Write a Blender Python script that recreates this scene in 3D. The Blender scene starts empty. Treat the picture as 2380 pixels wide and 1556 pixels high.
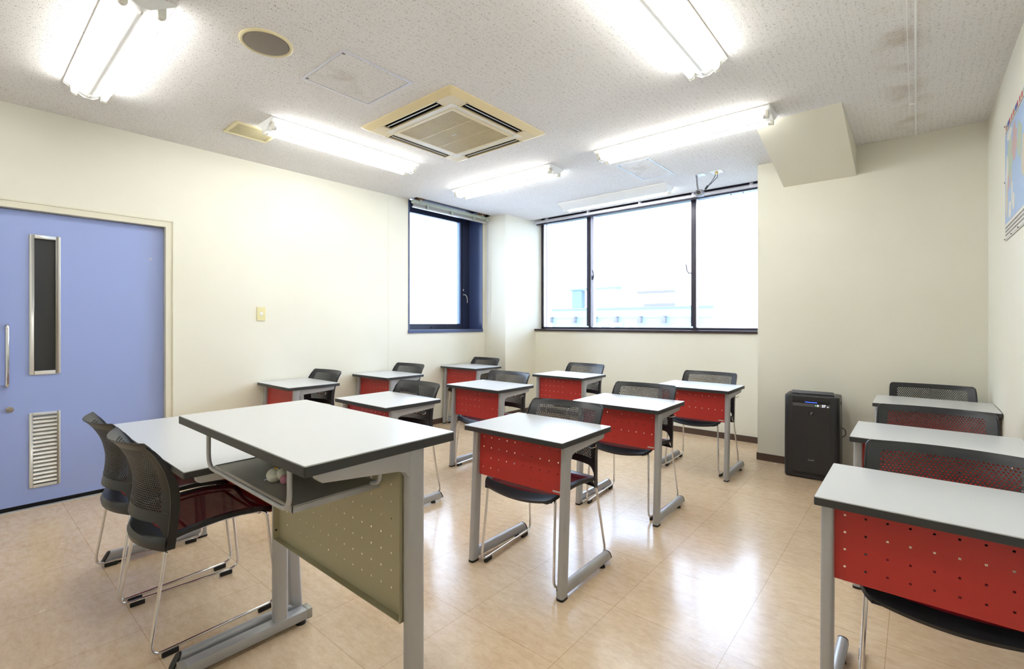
import bpy, bmesh, math, random
from mathutils import Vector, Matrix
random.seed(7)
PI = math.pi
scene = bpy.context.scene
COL = scene.collection

# ------------------------------------------------------------------ camera, world, exposure
cam_d = bpy.data.cameras.new('camera')
cam = bpy.data.objects.new('camera', cam_d)
COL.objects.link(cam)
cam.location = (0, 0, 1.22)
cam.rotation_euler = (PI / 2, 0, 0.70320539)
cam_d.sensor_width = 36.0
cam_d.lens = 36.0 * 1107.705 / 2380.0
cam_d.shift_y = -(778.0 - 751.1) / 2380.0
cam_d.clip_start = 0.05
cam_d.clip_end = 500
scene.camera = cam

vs = scene.view_settings
vs.view_transform = 'Standard'
vs.look = 'None'
vs.exposure = 1.06
vs.gamma = 1.0
vs.use_curve_mapping = False

SKY_STRENGTH = 6.6
TUBE_STRENGTH = 12.0
world = bpy.data.worlds.new('overcast_sky')
scene.world = world
world.use_nodes = True
wn = world.node_tree.nodes
wbg = wn['Background']
wbg.inputs['Color'].default_value = (0.60, 0.73, 1.0, 1)
wbg.inputs['Strength'].default_value = SKY_STRENGTH

# ------------------------------------------------------------------ materials
def lin(c):
    c = c / 255.0
    return c / 12.92 if c <= 0.04045 else ((c + 0.055) / 1.055) ** 2.4

def rgb(r, g, b):
    return (lin(r), lin(g), lin(b), 1.0)

def mat(name, col, rough=0.5, metal=0.0, spec=0.5, coat=0.0, emit=None, estr=0.0):
    m = bpy.data.materials.new(name)
    m.use_nodes = True
    b = m.node_tree.nodes['Principled BSDF']
    b.inputs['Base Color'].default_value = col
    b.inputs['Roughness'].default_value = rough
    b.inputs['Metallic'].default_value = metal
    b.inputs['Specular IOR Level'].default_value = spec
    b.inputs['Coat Weight'].default_value = coat
    b.inputs['Coat Roughness'].default_value = 0.1
    if emit:
        b.inputs['Emission Color'].default_value = emit
        b.inputs['Emission Strength'].default_value = estr
    return m

class NT:
    """small node-tree helper"""
    def __init__(s, m):
        s.m = m; s.t = m.node_tree; s.b = s.t.nodes['Principled BSDF']
    def n(s, typ, **kw):
        nd = s.t.nodes.new(typ)
        for k, v in kw.items():
            if k in nd.inputs.keys(): nd.inputs[k].default_value = v
            else: setattr(nd, k, v)
        return nd
    def l(s, a, b): s.t.links.new(a, b)
    def coords(s, scale=(1, 1, 1), rot=(0, 0, 0), which='Object'):
        tc = s.n('ShaderNodeTexCoord'); mp = s.n('ShaderNodeMapping')
        mp.inputs['Scale'].default_value = scale; mp.inputs['Rotation'].default_value = rot
        s.l(tc.outputs[which], mp.inputs['Vector'])
        return mp.outputs['Vector']
    def ramp(s, fac, stops):
        r = s.n('ShaderNodeValToRGB')
        e = r.color_ramp.elements
        e[0].position, e[0].color = stops[0]
        e[1].position, e[1].color = stops[-1]
        for p, c in stops[1:-1]:
            x = e.new(p); x.color = c
        s.l(fac, r.inputs['Fac'])
        return r.outputs['Color']
    def math(s, op, a, b=None, clamp=False):
        m = s.n('ShaderNodeMath', operation=op, use_clamp=clamp)
        for i, v in enumerate((a, b)):
            if v is None: continue
            if isinstance(v, (int, float)): m.inputs[i].default_value = v
            else: s.l(v, m.inputs[i])
        return m.outputs[0]
    def mix(s, fac, a, b, blend='MIX'):
        m = s.n('ShaderNodeMix', data_type='RGBA', blend_type=blend)
        for key, v in ((0, fac), (6, a), (7, b)):
            if isinstance(v, (int, float, tuple)): m.inputs[key].default_value = v
            else: s.l(v, m.inputs[key])
        return m.outputs[2]
    def bump(s, h, strength=0.1, dist=0.01):
        b = s.n('ShaderNodeBump', Strength=strength, Distance=dist)
        s.l(h, b.inputs['Height']); s.l(b.outputs['Normal'], s.b.inputs['Normal'])

W_ = (1, 1, 1, 1); K_ = (0, 0, 0, 1)

def wall_material():
    m = mat('cream_wallpaper', rgb(234, 230, 214), 0.75, spec=0.2); k = NT(m)
    v = k.coords((260, 260, 90)); n = k.n('ShaderNodeTexNoise', Scale=1.0, Detail=3.0)
    k.l(v, n.inputs['Vector']); k.bump(n.outputs['Fac'], 0.12, 0.002)
    v2 = k.coords((1.3, 1.3, 1.3)); n2 = k.n('ShaderNodeTexNoise', Scale=1.0, Detail=4.0)
    k.l(v2, n2.inputs['Vector'])
    c = k.ramp(n2.outputs['Fac'], [(0.3, rgb(231, 226, 208)), (0.7, rgb(235, 231, 216))])
    k.l(c, k.b.inputs['Base Color'])
    return m

def ceiling_material():
    m = mat('fissured_acoustic_board', rgb(214, 208, 200), 0.9, spec=0.1); k = NT(m)
    warp = k.n('ShaderNodeTexNoise', Scale=14.0, Detail=2.0)
    tc = k.n('ShaderNodeTexCoord'); k.l(tc.outputs['Object'], warp.inputs['Vector'])
    add = k.n('ShaderNodeVectorMath', operation='MULTIPLY_ADD')
    k.l(warp.outputs['Color'], add.inputs[0]); add.inputs[1].default_value = (0.04, 0.045, 0)
    k.l(tc.outputs['Object'], add.inputs[2])
    def layer(sx, sy, r, keep):
        mp = k.n('ShaderNodeMapping'); mp.inputs['Scale'].default_value = (sx, sy, 1)
        k.l(add.outputs[0], mp.inputs['Vector'])
        vo = k.n('ShaderNodeTexVoronoi', Scale=1.0, voronoi_dimensions='2D'); k.l(mp.outputs[0], vo.inputs['Vector'])
        a = k.math('LESS_THAN', vo.outputs['Distance'], r)
        sp = k.n('ShaderNodeSeparateColor'); k.l(vo.outputs['Color'], sp.inputs[0])
        return k.math('MULTIPLY', a, k.math('LESS_THAN', sp.outputs[0], keep))
    f1 = layer(32, 170, 0.15, 0.30); f2 = layer(70, 230, 0.17, 0.30); f3 = layer(170, 250, 0.20, 0.22)
    f = k.math('MAXIMUM', k.math('MAXIMUM', f1, k.math('MULTIPLY', f2, 0.75)), k.math('MULTIPLY', f3, 0.45))
    nb = k.n('ShaderNodeTexNoise', Scale=1.2, Detail=3.0); k.l(tc.outputs['Object'], nb.inputs['Vector'])
    base = k.ramp(nb.outputs['Fac'], [(0.3, rgb(228, 224, 221)), (0.7, rgb(234, 231, 229))])
    # board joints
    br = k.n('ShaderNodeTexBrick', Scale=1.0); br.offset = 0.5
    br.inputs['Brick Width'].default_value = 0.606; br.inputs['Row Height'].default_value = 0.303
    br.inputs['Mortar Size'].default_value = 0.0009; br.inputs['Color1'].default_value = W_
    br.inputs['Color2'].default_value = W_; br.inputs['Mortar'].default_value = (0.82, 0.8, 0.78, 1)
    k.l(tc.outputs['Object'], br.inputs['Vector'])
    base = k.mix(0.6, base, br.outputs['Color'], 'MULTIPLY')
    # water stains along the repaired seam near the right wall
    sx = k.n('ShaderNodeSeparateXYZ'); k.l(tc.outputs['Object'], sx.inputs[0])
    d = k.math('ABSOLUTE', k.math('ADD', sx.outputs['X'], 0.05))
    near = k.math('SUBTRACT', 1.0, k.math('MULTIPLY', d, 7.0), clamp=True)
    ns = k.n('ShaderNodeTexNoise', Scale=5.0, Detail=5.0); k.l(tc.outputs['Object'], ns.inputs['Vector'])
    st = k.math('MULTIPLY', near, k.math('MULTIPLY', k.math('SUBTRACT', ns.outputs['Fac'], 0.48, clamp=True), 4.0), clamp=True)
    base = k.mix(k.math('MULTIPLY', st, 0.6), base, rgb(170, 150, 120))
    c = k.mix(k.math('MULTIPLY', f, 0.72), base, rgb(92, 82, 68))
    k.l(c, k.b.inputs['Base Color'])
    k.bump(k.math('MULTIPLY', f, -1.0), 0.35, 0.002)
    return m

def floor_material():
    m = mat('waxed_vinyl_tile', rgb(216, 186, 150), 0.12, spec=0.45, coat=0.14); k = NT(m)
    tc = k.n('ShaderNodeTexCoord'); s = 0.4525
    mp = k.n('ShaderNodeMapping'); mp.inputs['Location'].default_value = (0.085, -0.040, 0)
    k.l(tc.outputs['Object'], mp.inputs['Vector'])
    br = k.n('ShaderNodeTexBrick', Scale=1.0); br.offset = 0.0
    br.inputs['Brick Width'].default_value = s; br.inputs['Row Height'].default_value = s
    br.inputs['Mortar Size'].default_value = 0.0011; br.inputs['Mortar Smooth'].default_value = 0.3
    br.inputs['Color1'].default_value = (0.94, 0.94, 0.94, 1); br.inputs['Color2'].default_value = (1, 1, 1, 1)
    br.inputs['Mortar'].default_value = (0.62, 0.54, 0.46, 1)
    k.l(mp.outputs[0], br.inputs['Vector'])
    def noise(sx, sy, d=5.0, r=0.6):
        q = k.n('ShaderNodeMapping'); q.inputs['Scale'].default_value = (sx, sy, 1)
        k.l(tc.outputs['Object'], q.inputs['Vector'])
        n = k.n('ShaderNodeTexNoise', Scale=1.0, Detail=d, Roughness=r, Distortion=0.15); k.l(q.outputs[0], n.inputs['Vector'])
        return n.outputs['Fac']
    n1 = noise(16, 34, 9.0, 0.78); n2 = noise(2.6, 4.0, 6.0, 0.65)
    c1 = k.ramp(n1, [(0.28, rgb(207, 176, 142)), (0.5, rgb(223, 197, 164)), (0.72, rgb(235, 213, 184))])
    c2 = k.ramp(n2, [(0.3, (0.93, 0.90, 0.87, 1)), (0.7, (1.0, 1.0, 1.0, 1))])
    c = k.mix(1.0, c1, c2, 'MULTIPLY'); c = k.mix(1.0, c, br.outputs['Color'], 'MULTIPLY')
    k.l(c, k.b.inputs['Base Color'])
    n3 = noise(9, 9, 4.0)
    r = k.n('ShaderNodeMapRange'); k.l(n3, r.inputs['Value'])
    r.inputs['To Min'].default_value = 0.16; r.inputs['To Max'].default_value = 0.32
    k.l(r.outputs[0], k.b.inputs['Roughness'])
    n4 = noise(16, 26, 4.0)
    h = k.math('ADD', k.math('MULTIPLY', n4, 1.0), k.math('MULTIPLY', br.outputs['Fac'], -0.35))
    k.bump(h, 0.17, 0.004)
    return m

def glass_material():
    m = bpy.data.materials.new('window_glass'); m.use_nodes = True
    t = m.node_tree; t.nodes.clear()
    out = t.nodes.new('ShaderNodeOutputMaterial'); mx = t.nodes.new('ShaderNodeMixShader')
    tr = t.nodes.new('ShaderNodeBsdfTransparent'); gl = t.nodes.new('ShaderNodeBsdfGlossy')
    tr.inputs['Color'].default_value = (0.95, 0.98, 0.98, 1); gl.inputs['Roughness'].default_value = 0.02
    fr = t.nodes.new('ShaderNodeFresnel'); fr.inputs['IOR'].default_value = 1.3
    t.links.new(fr.outputs[0], mx.inputs[0]); t.links.new(tr.outputs[0], mx.inputs[1]); t.links.new(gl.outputs[0], mx.inputs[2])
    t.links.new(mx.outputs[0], out.inputs[0])
    return m

def seat_mesh_material():
    m = mat('dark_red_mesh_fabric', rgb(140, 20, 36), 0.8, spec=0.15); k = NT(m)
    v = k.coords((1, 1, 1))
    sp = k.n('ShaderNodeSeparateXYZ'); k.l(v, sp.inputs[0])
    a = k.math('SINE', k.math('MULTIPLY', sp.outputs['X'], 2 * PI / 0.0050))
    b = k.math('SINE', k.math('MULTIPLY', sp.outputs['Y'], 2 * PI / 0.0050))
    h = k.math('GREATER_THAN', k.math('MULTIPLY', a, b), 0.86)
    k.l(k.math('SUBTRACT', 1.0, h), k.b.inputs['Alpha'])
    return m

M = {
 'wall': wall_material(), 'ceiling': ceiling_material(), 'floor': floor_material(), 'glass': glass_material(),
 'base': mat('brown_vinyl_baseboard', rgb(82, 62, 50), 0.5),
 'casing': mat('cream_painted_steel', rgb(226, 220, 198), 0.4),
 'door': mat('periwinkle_painted_steel', rgb(156, 171, 222), 0.42),
 'alu': mat('pale_aluminium', rgb(214, 212, 206), 0.35, 0.35),
 'black_glass': mat('dark_obscured_glass', rgb(44, 45, 46), 0.45),
 'chrome': mat('chrome', rgb(225, 225, 228), 0.08, 1.0),
 'steel': mat('satin_silver_paint', rgb(176, 176, 178), 0.38, 0.3),
 'shelf': mat('grey_metallic_sheet', rgb(164, 162, 155), 0.36, 0.3),
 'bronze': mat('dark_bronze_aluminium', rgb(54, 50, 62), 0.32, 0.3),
 'navy': mat('navy_window_lining', rgb(66, 78, 116), 0.32),
 'navyframe': mat('navy_window_frame', rgb(40, 46, 70), 0.35),
 'sillb': mat('brown_anodised_sill', rgb(62, 50, 50), 0.35, 0.3),
 'lightalu': mat('light_sash_edge', rgb(205, 203, 212), 0.35, 0.3),
 'white': mat('white_laminate', rgb(207, 208, 209), 0.30, spec=0.45, coat=0.14),
 'edge': mat('charcoal_edging', rgb(50, 50, 51), 0.45),
 'red': mat('red_painted_steel', rgb(186, 50, 43), 0.42),
 'olive': mat('olive_grey_painted_steel', rgb(176, 168, 138), 0.42, 0.15),
 'plastic': mat('black_chair_plastic', rgb(34, 35, 38), 0.36),
 'blk': mat('black_rubber', rgb(22, 22, 24), 0.55),
 'seatmesh': seat_mesh_material(),
 'fixture': mat('white_enamel', rgb(242, 242, 240), 0.4),
 'socket': mat('ivory_lamp_socket', rgb(225, 222, 210), 0.45),
 'tube': mat('fluorescent_tube', rgb(250, 250, 250), 0.4, emit=(0.97, 0.985, 0.955, 1), estr=TUBE_STRENGTH),
 'acy': mat('yellowed_plastic', rgb(222, 204, 160), 0.4),
 'acw': mat('ivory_plastic', rgb(226, 218, 200), 0.4),
 'acd': mat('painted_slot_shade', rgb(8, 8, 12), 0.9, spec=0.1),
 'acl': mat('louver_plastic', rgb(196, 192, 182), 0.4),
 'acbg': mat('filter_tan', rgb(156, 145, 116), 0.7),
 'vent': mat('yellowed_vent_plastic', rgb(222, 210, 168), 0.5),
 'ventd': mat('vent_inside', rgb(96, 86, 62), 0.8),
 'spk': mat('taupe_speaker_cloth', rgb(140, 131, 120), 0.85),
 'plate': mat('yellowed_switch_plate', rgb(228, 217, 164), 0.45),
 'btn': mat('white_rocker', rgb(238, 238, 236), 0.4),
 'blind': mat('pale_green_blind_metal', rgb(190, 200, 186), 0.45),
 'wood': mat('raw_wood_block', rgb(156, 112, 78), 0.7),
 'purifier': mat('dark_charcoal_plastic', rgb(40, 39, 42), 0.38),
 'purtop': mat('charcoal_gloss_plastic', rgb(58, 58, 62), 0.3),
 'display': mat('smoked_display_panel', rgb(96, 94, 96), 0.25),
 'led_blue': mat('blue_led_strip', rgb(10, 20, 120), 0.4, emit=(0.03, 0.08, 1.0, 1), estr=2.2),
 'led_white': mat('white_led_digits', rgb(230, 235, 255), 0.4, emit=(0.8, 0.9, 1.0, 1), estr=1.6),
 'led_green': mat('green_led', rgb(60, 180, 90), 0.4, emit=(0.1, 0.6, 0.2, 1), estr=0.8),
 'greylogo': mat('grey_print', rgb(150, 150, 150), 0.5),
 'cable': mat('black_cable', rgb(26, 26, 32), 0.5),
 'gcable': mat('grey_cable', rgb(110, 110, 112), 0.5),
 'camgrey': mat('grey_camera_housing', rgb(126, 124, 128), 0.4),
 'brass': mat('brass_connector', rgb(210, 176, 96), 0.35, 0.6),
 'plush': mat('cream_plush', rgb(236, 232, 214), 0.95, spec=0.05),
 'orange': mat('orange_felt', rgb(226, 166, 40), 0.9),
 'pink': mat('pink_plush', rgb(208, 140, 156), 0.95),
 'mapblue': mat('map_sea_blue', rgb(172, 194, 224), 0.5),
 'mapwhite': mat('map_white_paper', rgb(226, 222, 214), 0.5),
 'mapgreen': mat('map_pale_green', rgb(186, 198, 178), 0.5),
 'mapsand': mat('map_sand', rgb(210, 198, 178), 0.5),
 'mappink': mat('map_dusty_pink', rgb(204, 172, 172), 0.5),
 'mapred': mat('map_red', rgb(206, 60, 60), 0.5),
 'mapdeep': mat('map_deep_blue', rgb(60, 90, 180), 0.5),
 'mapgrey': mat('map_print_grey', rgb(140, 134, 130), 0.5),
 'cyanwall': mat('pale_cyan_cladding', (0.165, 0.245, 0.225, 1), 0.8),
 'capgrey': mat('parapet_cap', (0.12, 0.112, 0.115, 1), 0.8),
 'whitewall': mat('white_render', (0.85, 0.85, 0.85, 1), 0.8),
 'lavender': mat('lavender_band', (0.115, 0.10, 0.105, 1), 0.8),
 'bluepanel': mat('steel_blue_panel', (0.09, 0.125, 0.13, 1), 0.8),
 'ground': mat('pale_paving', rgb(170, 170, 168), 0.9),
}

# ------------------------------------------------------------------ mesh builder
class MB:
    def __init__(s): s.v = []; s.f = []; s.sm = []
    def add(s, vs_, fs, smooth=False):
        o = len(s.v); s.v += [tuple(p) for p in vs_]
        s.f += [tuple(i + o for i in f) for f in fs]; s.sm += [smooth] * len(fs); return s
    def box(s, x0, x1, y0, y1, z0, z1):
        v = [(x, y, z) for z in (z0, z1) for y in (y0, y1) for x in (x0, x1)]
        return s.add(v, [(0, 2, 3, 1), (4, 5, 7, 6), (0, 1, 5, 4), (2, 6, 7, 3), (0, 4, 6, 2), (1, 3, 7, 5)])
    def rbox(s, x0, x1, y0, y1, z0, z1, r=0.005, seg=3, axis='z', taper=0.0):
        """box with four rounded edges parallel to axis"""
        A, B, C = {'z': ((x0, x1), (y0, y1), (z0, z1)), 'y': ((x0, x1), (z0, z1), (y0, y1)), 'x': ((y0, y1), (z0, z1), (x0, x1))}[axis]
        pts = rrect(A[0], A[1], B[0], B[1], r, seg)
        def P(a, b, c): return {'z': (a, b, c), 'y': (a, c, b), 'x': (c, a, b)}[axis]
        lo = [P(a, b, C[0]) for a, b in pts]; hi = [P(a, b, C[1]) for a, b in pts]
        n = len(pts); o = lo + hi
        fs = [(i, (i + 1) % n, n + (i + 1) % n, n + i) for i in range(n)]
        s.add(o, fs, True)
        s.add(lo, [tuple(range(n))[::-1]]); s.add(hi, [tuple(range(n))])
        return s
    def loft(s, rings, cap=True, smooth=True, close=True):
        n = len(rings[0]); v = [p for r in rings for p in r]; fs = []
        for k in range(len(rings) - 1):
            for i in range(n if close else n - 1):
                j = (i + 1) % n
                fs.append((k * n + i, k * n + j, (k + 1) * n + j, (k + 1) * n + i))
        s.add(v, fs, smooth)
        if cap:
            s.add(rings[0], [tuple(range(n))[::-1]]); s.add(rings[-1], [tuple(range(n))])
        return s
    def tube(s, pts, r, seg=8, cap=True):
        pts = [Vector(p) for p in pts]; rings = []
        up = None
        for i, p in enumerate(pts):
            if i == 0: d = pts[1] - p
            elif i == len(pts) - 1: d = p - pts[i - 1]
            else: d = (pts[i + 1] - p).normalized() + (p - pts[i - 1]).normalized()
            d.normalize()
            if up is None:
                a = Vector((0, 0, 1)) if abs(d.z) < 0.9 else Vector((1, 0, 0))
                up = d.cross(a).normalized()
            up = (up - d * up.dot(d)).normalized(); w = d.cross(up)
            rings.append([p + (up * math.cos(2 * PI * k / seg) + w * math.sin(2 * PI * k / seg)) * r for k in range(seg)])
        return s.loft(rings, cap)
    def cyl(s, a, b, r, seg=16, r2=None, smooth=True):
        a, b = Vector(a), Vector(b); d = (b - a).normalized()
        h = Vector((0, 0, 1)) if abs(d.z) < 0.9 else Vector((1, 0, 0))
        u = d.cross(h).normalized(); w = d.cross(u); r2 = r if r2 is None else r2
        R = [[p + (u * math.cos(2 * PI * k / seg) + w * math.sin(2 * PI * k / seg)) * q for k in range(seg)] for p, q in ((a, r), (b, r2))]
        return s.loft(R, True, smooth)
    def ball(s, c, r, nu=16, nv=10, rx=None):
        rx = rx or (r, r, r); v = []
        for j in range(nv + 1):
            t = PI * j / nv
            for i in range(nu):
                a = 2 * PI * i / nu
                v.append((c[0] + rx[0] * math.sin(t) * math.cos(a), c[1] + rx[1] * math.sin(t) * math.sin(a), c[2] + rx[2] * math.cos(t)))
        fs = [(j * nu + i, j * nu + (i + 1) % nu, (j + 1) * nu + (i + 1) % nu, (j + 1) * nu + i) for j in range(nv) for i in range(nu)]
        return s.add(v, fs, True)
    def prism(s, poly, axis, c0, c1, smooth=False):
        """poly: 2D list; axis the extrusion axis: 'x' (y,z), 'y' (x,z), 'z' (x,y)"""
        def P(p, c): return {'x': (c, p[0], p[1]), 'y': (p[0], c, p[1]), 'z': (p[0], p[1], c)}[axis]
        return s.loft([[P(p, c0) for p in poly], [P(p, c1) for p in poly]], True, smooth)
    def build(s, name, m, parent=None, bevel=0.0, solid=0.0, loc=None):
        me = bpy.data.meshes.new(name)
        bm = bmesh.new()
        vv = [bm.verts.new(p) for p in s.v]
        for f, sm in zip(s.f, s.sm):
            try: fc = bm.faces.new([vv[i] for i in f]); fc.smooth = sm
            except ValueError: pass
        bmesh.ops.remove_doubles(bm, verts=bm.verts, dist=1e-5)
        bmesh.ops.recalc_face_normals(bm, faces=bm.faces)
        if bevel:
            es = [e for e in bm.edges if e.is_manifold and e.calc_face_angle(0) > 0.6]
            bmesh.ops.bevel(bm, geom=es, offset=bevel, segments=2, profile=0.5, affect='EDGES', clamp_overlap=True)
        if solid:
            bmesh.ops.solidify(bm, geom=bm.faces[:], thickness=solid)
        bm.to_mesh(me); bm.free()
        try: me.set_sharp_from_angle(angle=math.radians(38))
        except Exception: pass
        me.materials.append(M[m] if isinstance(m, str) else m)
        o = bpy.data.objects.new(name, me); COL.objects.link(o)
        if parent: o.parent = parent
        if loc: o.location = loc
        return o

def rrect(x0, x1, y0, y1, r, seg=3):
    pts = []
    for cx, cy, a0 in ((x1 - r, y0 + r, -PI / 2), (x1 - r, y1 - r, 0), (x0 + r, y1 - r, PI / 2), (x0 + r, y0 + r, PI)):
        for k in range(seg + 1):
            a = a0 + PI / 2 * k / seg
            pts.append((cx + r * math.cos(a), cy + r * math.sin(a)))
    return pts

def bend(pts, r, seg=5):
    """round the corners of a polyline"""
    P = [Vector(p) for p in pts]; out = [P[0]]
    for i in range(1, len(P) - 1):
        a = (P[i - 1] - P[i]); b = (P[i + 1] - P[i])
        q = min(r, a.length * 0.45, b.length * 0.45)
        A = P[i] + a.normalized() * q; B = P[i] + b.normalized() * q
        for k in range(seg + 1):
            t = k / seg
            out.append((A.lerp(P[i], t)).lerp(P[i].lerp(B, t), t))
    out.append(P[-1]); return out

def tag(o, label, cat, group=None, kind=None):
    o['label'] = label; o['category'] = cat
    if group: o['group'] = group
    if kind: o['kind'] = kind
    return o

def struct(o): o['kind'] = 'structure'; return o

def empty(name, loc=(0, 0, 0), rz=0.0):
    o = bpy.data.objects.new(name, None); COL.objects.link(o)
    o.location = loc; o.rotation_euler = (0, 0, rz); o.empty_display_size = 0.1
    return o

def copy_tree(o, parent=None):
    c = o.copy(); COL.objects.link(c)
    if parent: c.parent = parent
    for ch in list(o.children): copy_tree(ch, c)
    return c

def text_mesh(body, size, name, m, parent, loc, rot, extr=0.0005, track=1.0, bold=0.0):
    cu = bpy.data.curves.new(name, 'FONT'); cu.body = body; cu.size = size
    cu.align_x = 'CENTER'; cu.align_y = 'CENTER'; cu.extrude = extr; cu.space_character = track; cu.offset = bold
    t = bpy.data.objects.new('tmp_text', cu); COL.objects.link(t)
    dg = bpy.context.evaluated_depsgraph_get(); dg.update()
    me = bpy.data.meshes.new_from_object(t.evaluated_get(dg)); me.name = name
    bpy.data.objects.remove(t)
    me.materials.clear(); me.materials.append(M[m])
    o = bpy.data.objects.new(name, me); COL.objects.link(o)
    o.location = loc; o.rotation_euler = rot
    if parent: o.parent = parent
    return o

# ------------------------------------------------------------------ room shell
H = 2.629
XL, XR = -4.42, 0.383
YB = -1.15
YW = 5.28      # window wall face
YA = 4.67      # wall right of the windows
XA = -1.08
YC = 4.645     # column face
XC = -4.05
struct(MB().box(XL - 0.4, XR + 0.2, YB - 0.2, 5.7, -0.12, 0).build('floor', 'floor'))
c = MB()
c.box(-4.27, XR + 0.2, YB - 0.2, 5.18, H, H + 0.13)
c.box(XL - 0.3, -4.27, YB - 0.2, 3.385, H, H + 0.13)
c.box(XL - 0.3, -4.27, 4.60, 5.18, H, H + 0.13)
struct(c.build('ceiling', 'ceiling'))
# left wall with door and window openings
DY0, DY1, DZ = 0.10, 1.122, 2.006
WY0, WY1, WZ0 = 3.384, 4.60, 1.108
w = MB(); x0, x1 = XL - 0.24, XL
w.box(x0, x1, YB - 0.2, DY0, 0, H); w.box(x0, x1, DY0, DY1, DZ, H); w.box(x0, x1, DY1, WY0, 0, H)
w.box(x0, x1, WY0, WY1, 0, WZ0); w.box(x0, x1, WY1, 5.7, 0, H)
struct(w.build('wall_left', 'wall'))
struct(MB().box(XL, XL + 0.0015, 3.112, 3.116, 0.0, H).build('trim_1', 'casing'))
w = MB(); w.box(XL, XA, YW, 5.56, 0, 1.108)
struct(w.build('wall_far', 'wall'))
struct(MB().box(XL, XC, YC, 5.62, 0, H + 0.1).build('wall_column', 'wall'))
struct(MB().box(XA, XR + 0.2, YA, 5.62, 0, H + 0.1).build('wall_alcove', 'wall'))
struct(MB().box(XR, XR + 0.2, YB - 0.2, YA, 0, H).build('wall_right', 'wall'))
struct(MB().box(XL - 0.24, XR + 0.2, YB - 0.2, YB, 0, H).build('wall_back', 'wall'))
# haunch under the ceiling on the alcove wall
b = MB().prism([(3.68, H), (YA, H), (YA, 2.394)], 'x', -0.873, -0.362)
struct(b.build('wall_haunch', 'wall'))
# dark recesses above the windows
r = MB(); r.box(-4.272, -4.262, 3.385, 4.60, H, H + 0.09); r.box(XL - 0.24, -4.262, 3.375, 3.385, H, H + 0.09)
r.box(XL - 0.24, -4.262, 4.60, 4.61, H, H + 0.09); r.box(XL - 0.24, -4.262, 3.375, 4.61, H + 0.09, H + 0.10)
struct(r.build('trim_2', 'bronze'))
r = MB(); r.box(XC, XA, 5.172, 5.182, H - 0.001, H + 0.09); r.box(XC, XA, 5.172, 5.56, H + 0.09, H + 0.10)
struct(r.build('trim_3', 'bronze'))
# baseboards
bb = 0.008; bh = 0.062
struct(MB().box(XL, XL + bb, DY1 + 0.002, YC, 0, bh).box(XL, XL + bb, YB, DY0 - 0.05, 0, bh).build('baseboard_left', 'base'))
struct(MB().box(XL + bb, XC + bb, YC - bb, YC, 0, bh).box(XC, XC + bb, YC, YW, 0, bh).build('baseboard_column', 'base'))
struct(MB().box(XC + bb, XA, YW - bb, YW, 0, bh).build('baseboard_far', 'base'))
struct(MB().box(XA - bb, XA, YA - bb, YW - bb, 0, bh).box(XA, XR - bb, YA - bb, YA, 0, bh).build('baseboard_alcove', 'base'))
struct(MB().box(XR - bb, XR, YB, YA, 0, bh).build('baseboard_right', 'base'))

# ------------------------------------------------------------------ door
fr = MB()
fr.box(XL - 0.10, XL + 0.012, 1.076, 1.122, 0, DZ - 0.046); fr.box(XL - 0.10, XL + 0.012, DY0 - 0.046, DY0, 0, DZ - 0.046)
fr.box(XL - 0.10, XL + 0.012, DY0 - 0.046, 1.122, DZ - 0.046, DZ)
fr.box(XL + 0.0, XL + 0.018, DY0 - 0.046, 1.126, DZ - 0.004, DZ + 0.006)
fr.box(XL + 0.0, XL + 0.018, 1.118, 1.126, 0, DZ)
struct(fr.build('trim_4', 'casing'))
struct(MB().box(XL - 0.030, XL + 0.001, DY0, 1.076, 0.0, 0.004).build('trim_5', 'alu'))
struct(MB().box(XL - 0.13, XL - 0.060, DY0, 1.076, 0.0, 0.024).build('door_gap_shade_1', 'blk'))  # black plate painting the shade in the gap under the door
struct(MB().box(XL - 0.060, XL - 0.030, DY0, 1.076, 0.0, 0.002).build('door_gap_shade_2', 'blk'))  # black strip continuing the painted gap shade towards the threshold
struct(MB().box(XL - 0.30, XL - 0.24, DY0 - 0.2, DY1 + 0.2, -0.1, DZ + 0.2).build('door_light_block', 'wall'))  # unseen panel added behind the doorway to stop sky light under the door
door = empty('door_1', (XL - 0.045, 0.6, 0)); struct(door)
def dy(y): return y - 0.6
dl = MB(); fx = 0.0
wy0, wy1, wz0, wz1 = 0.352, 0.478, 0.892, 1.79
gy0, gy1, gz0, gz1 = 0.352, 0.476, 0.142, 0.602
Y0, Y1 = DY0 + 0.002, 1.074
for ya, yb, za, zb in ((Y0, wy0, 0.026, DZ - 0.05), (wy1, Y1, 0.026, DZ - 0.05), (wy0, wy1, wz1, DZ - 0.05), (wy0, wy1, gz1, wz0), (wy0, wy1, 0.026, gz0)):
    dl.box(-0.04, 0, dy(ya), dy(yb), za, zb)
dl.build('door_leaf', 'door', door)
def ring_yz(mb, y0, y1, z0, z1, wd, xa, xb):
    mb.box(xa, xb, dy(y0), dy(y0) + wd, z0, z1); mb.box(xa, xb, dy(y1) - wd, dy(y1), z0, z1)
    mb.box(xa, xb, dy(y0) + wd, dy(y1) - wd, z0, z0 + wd); mb.box(xa, xb, dy(y0) + wd, dy(y1) - wd, z1 - wd, z1)
a = MB(); ring_yz(a, 0.338, 0.490, 0.876, 1.806, 0.024, -0.02, 0.010)
a.build('window_frame', 'alu', door, bevel=0.003)
MB().box(-0.03, -0.012, dy(0.355), dy(0.475), 0.885, 1.795).build('glass_pane', 'black_glass', door)
g = MB(); ring_yz(g, 0.338, 0.489, 0.126, 0.622, 0.018, -0.02, 0.008)
go = g.build('louver_frame', 'alu', door, bevel=0.002)
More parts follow.
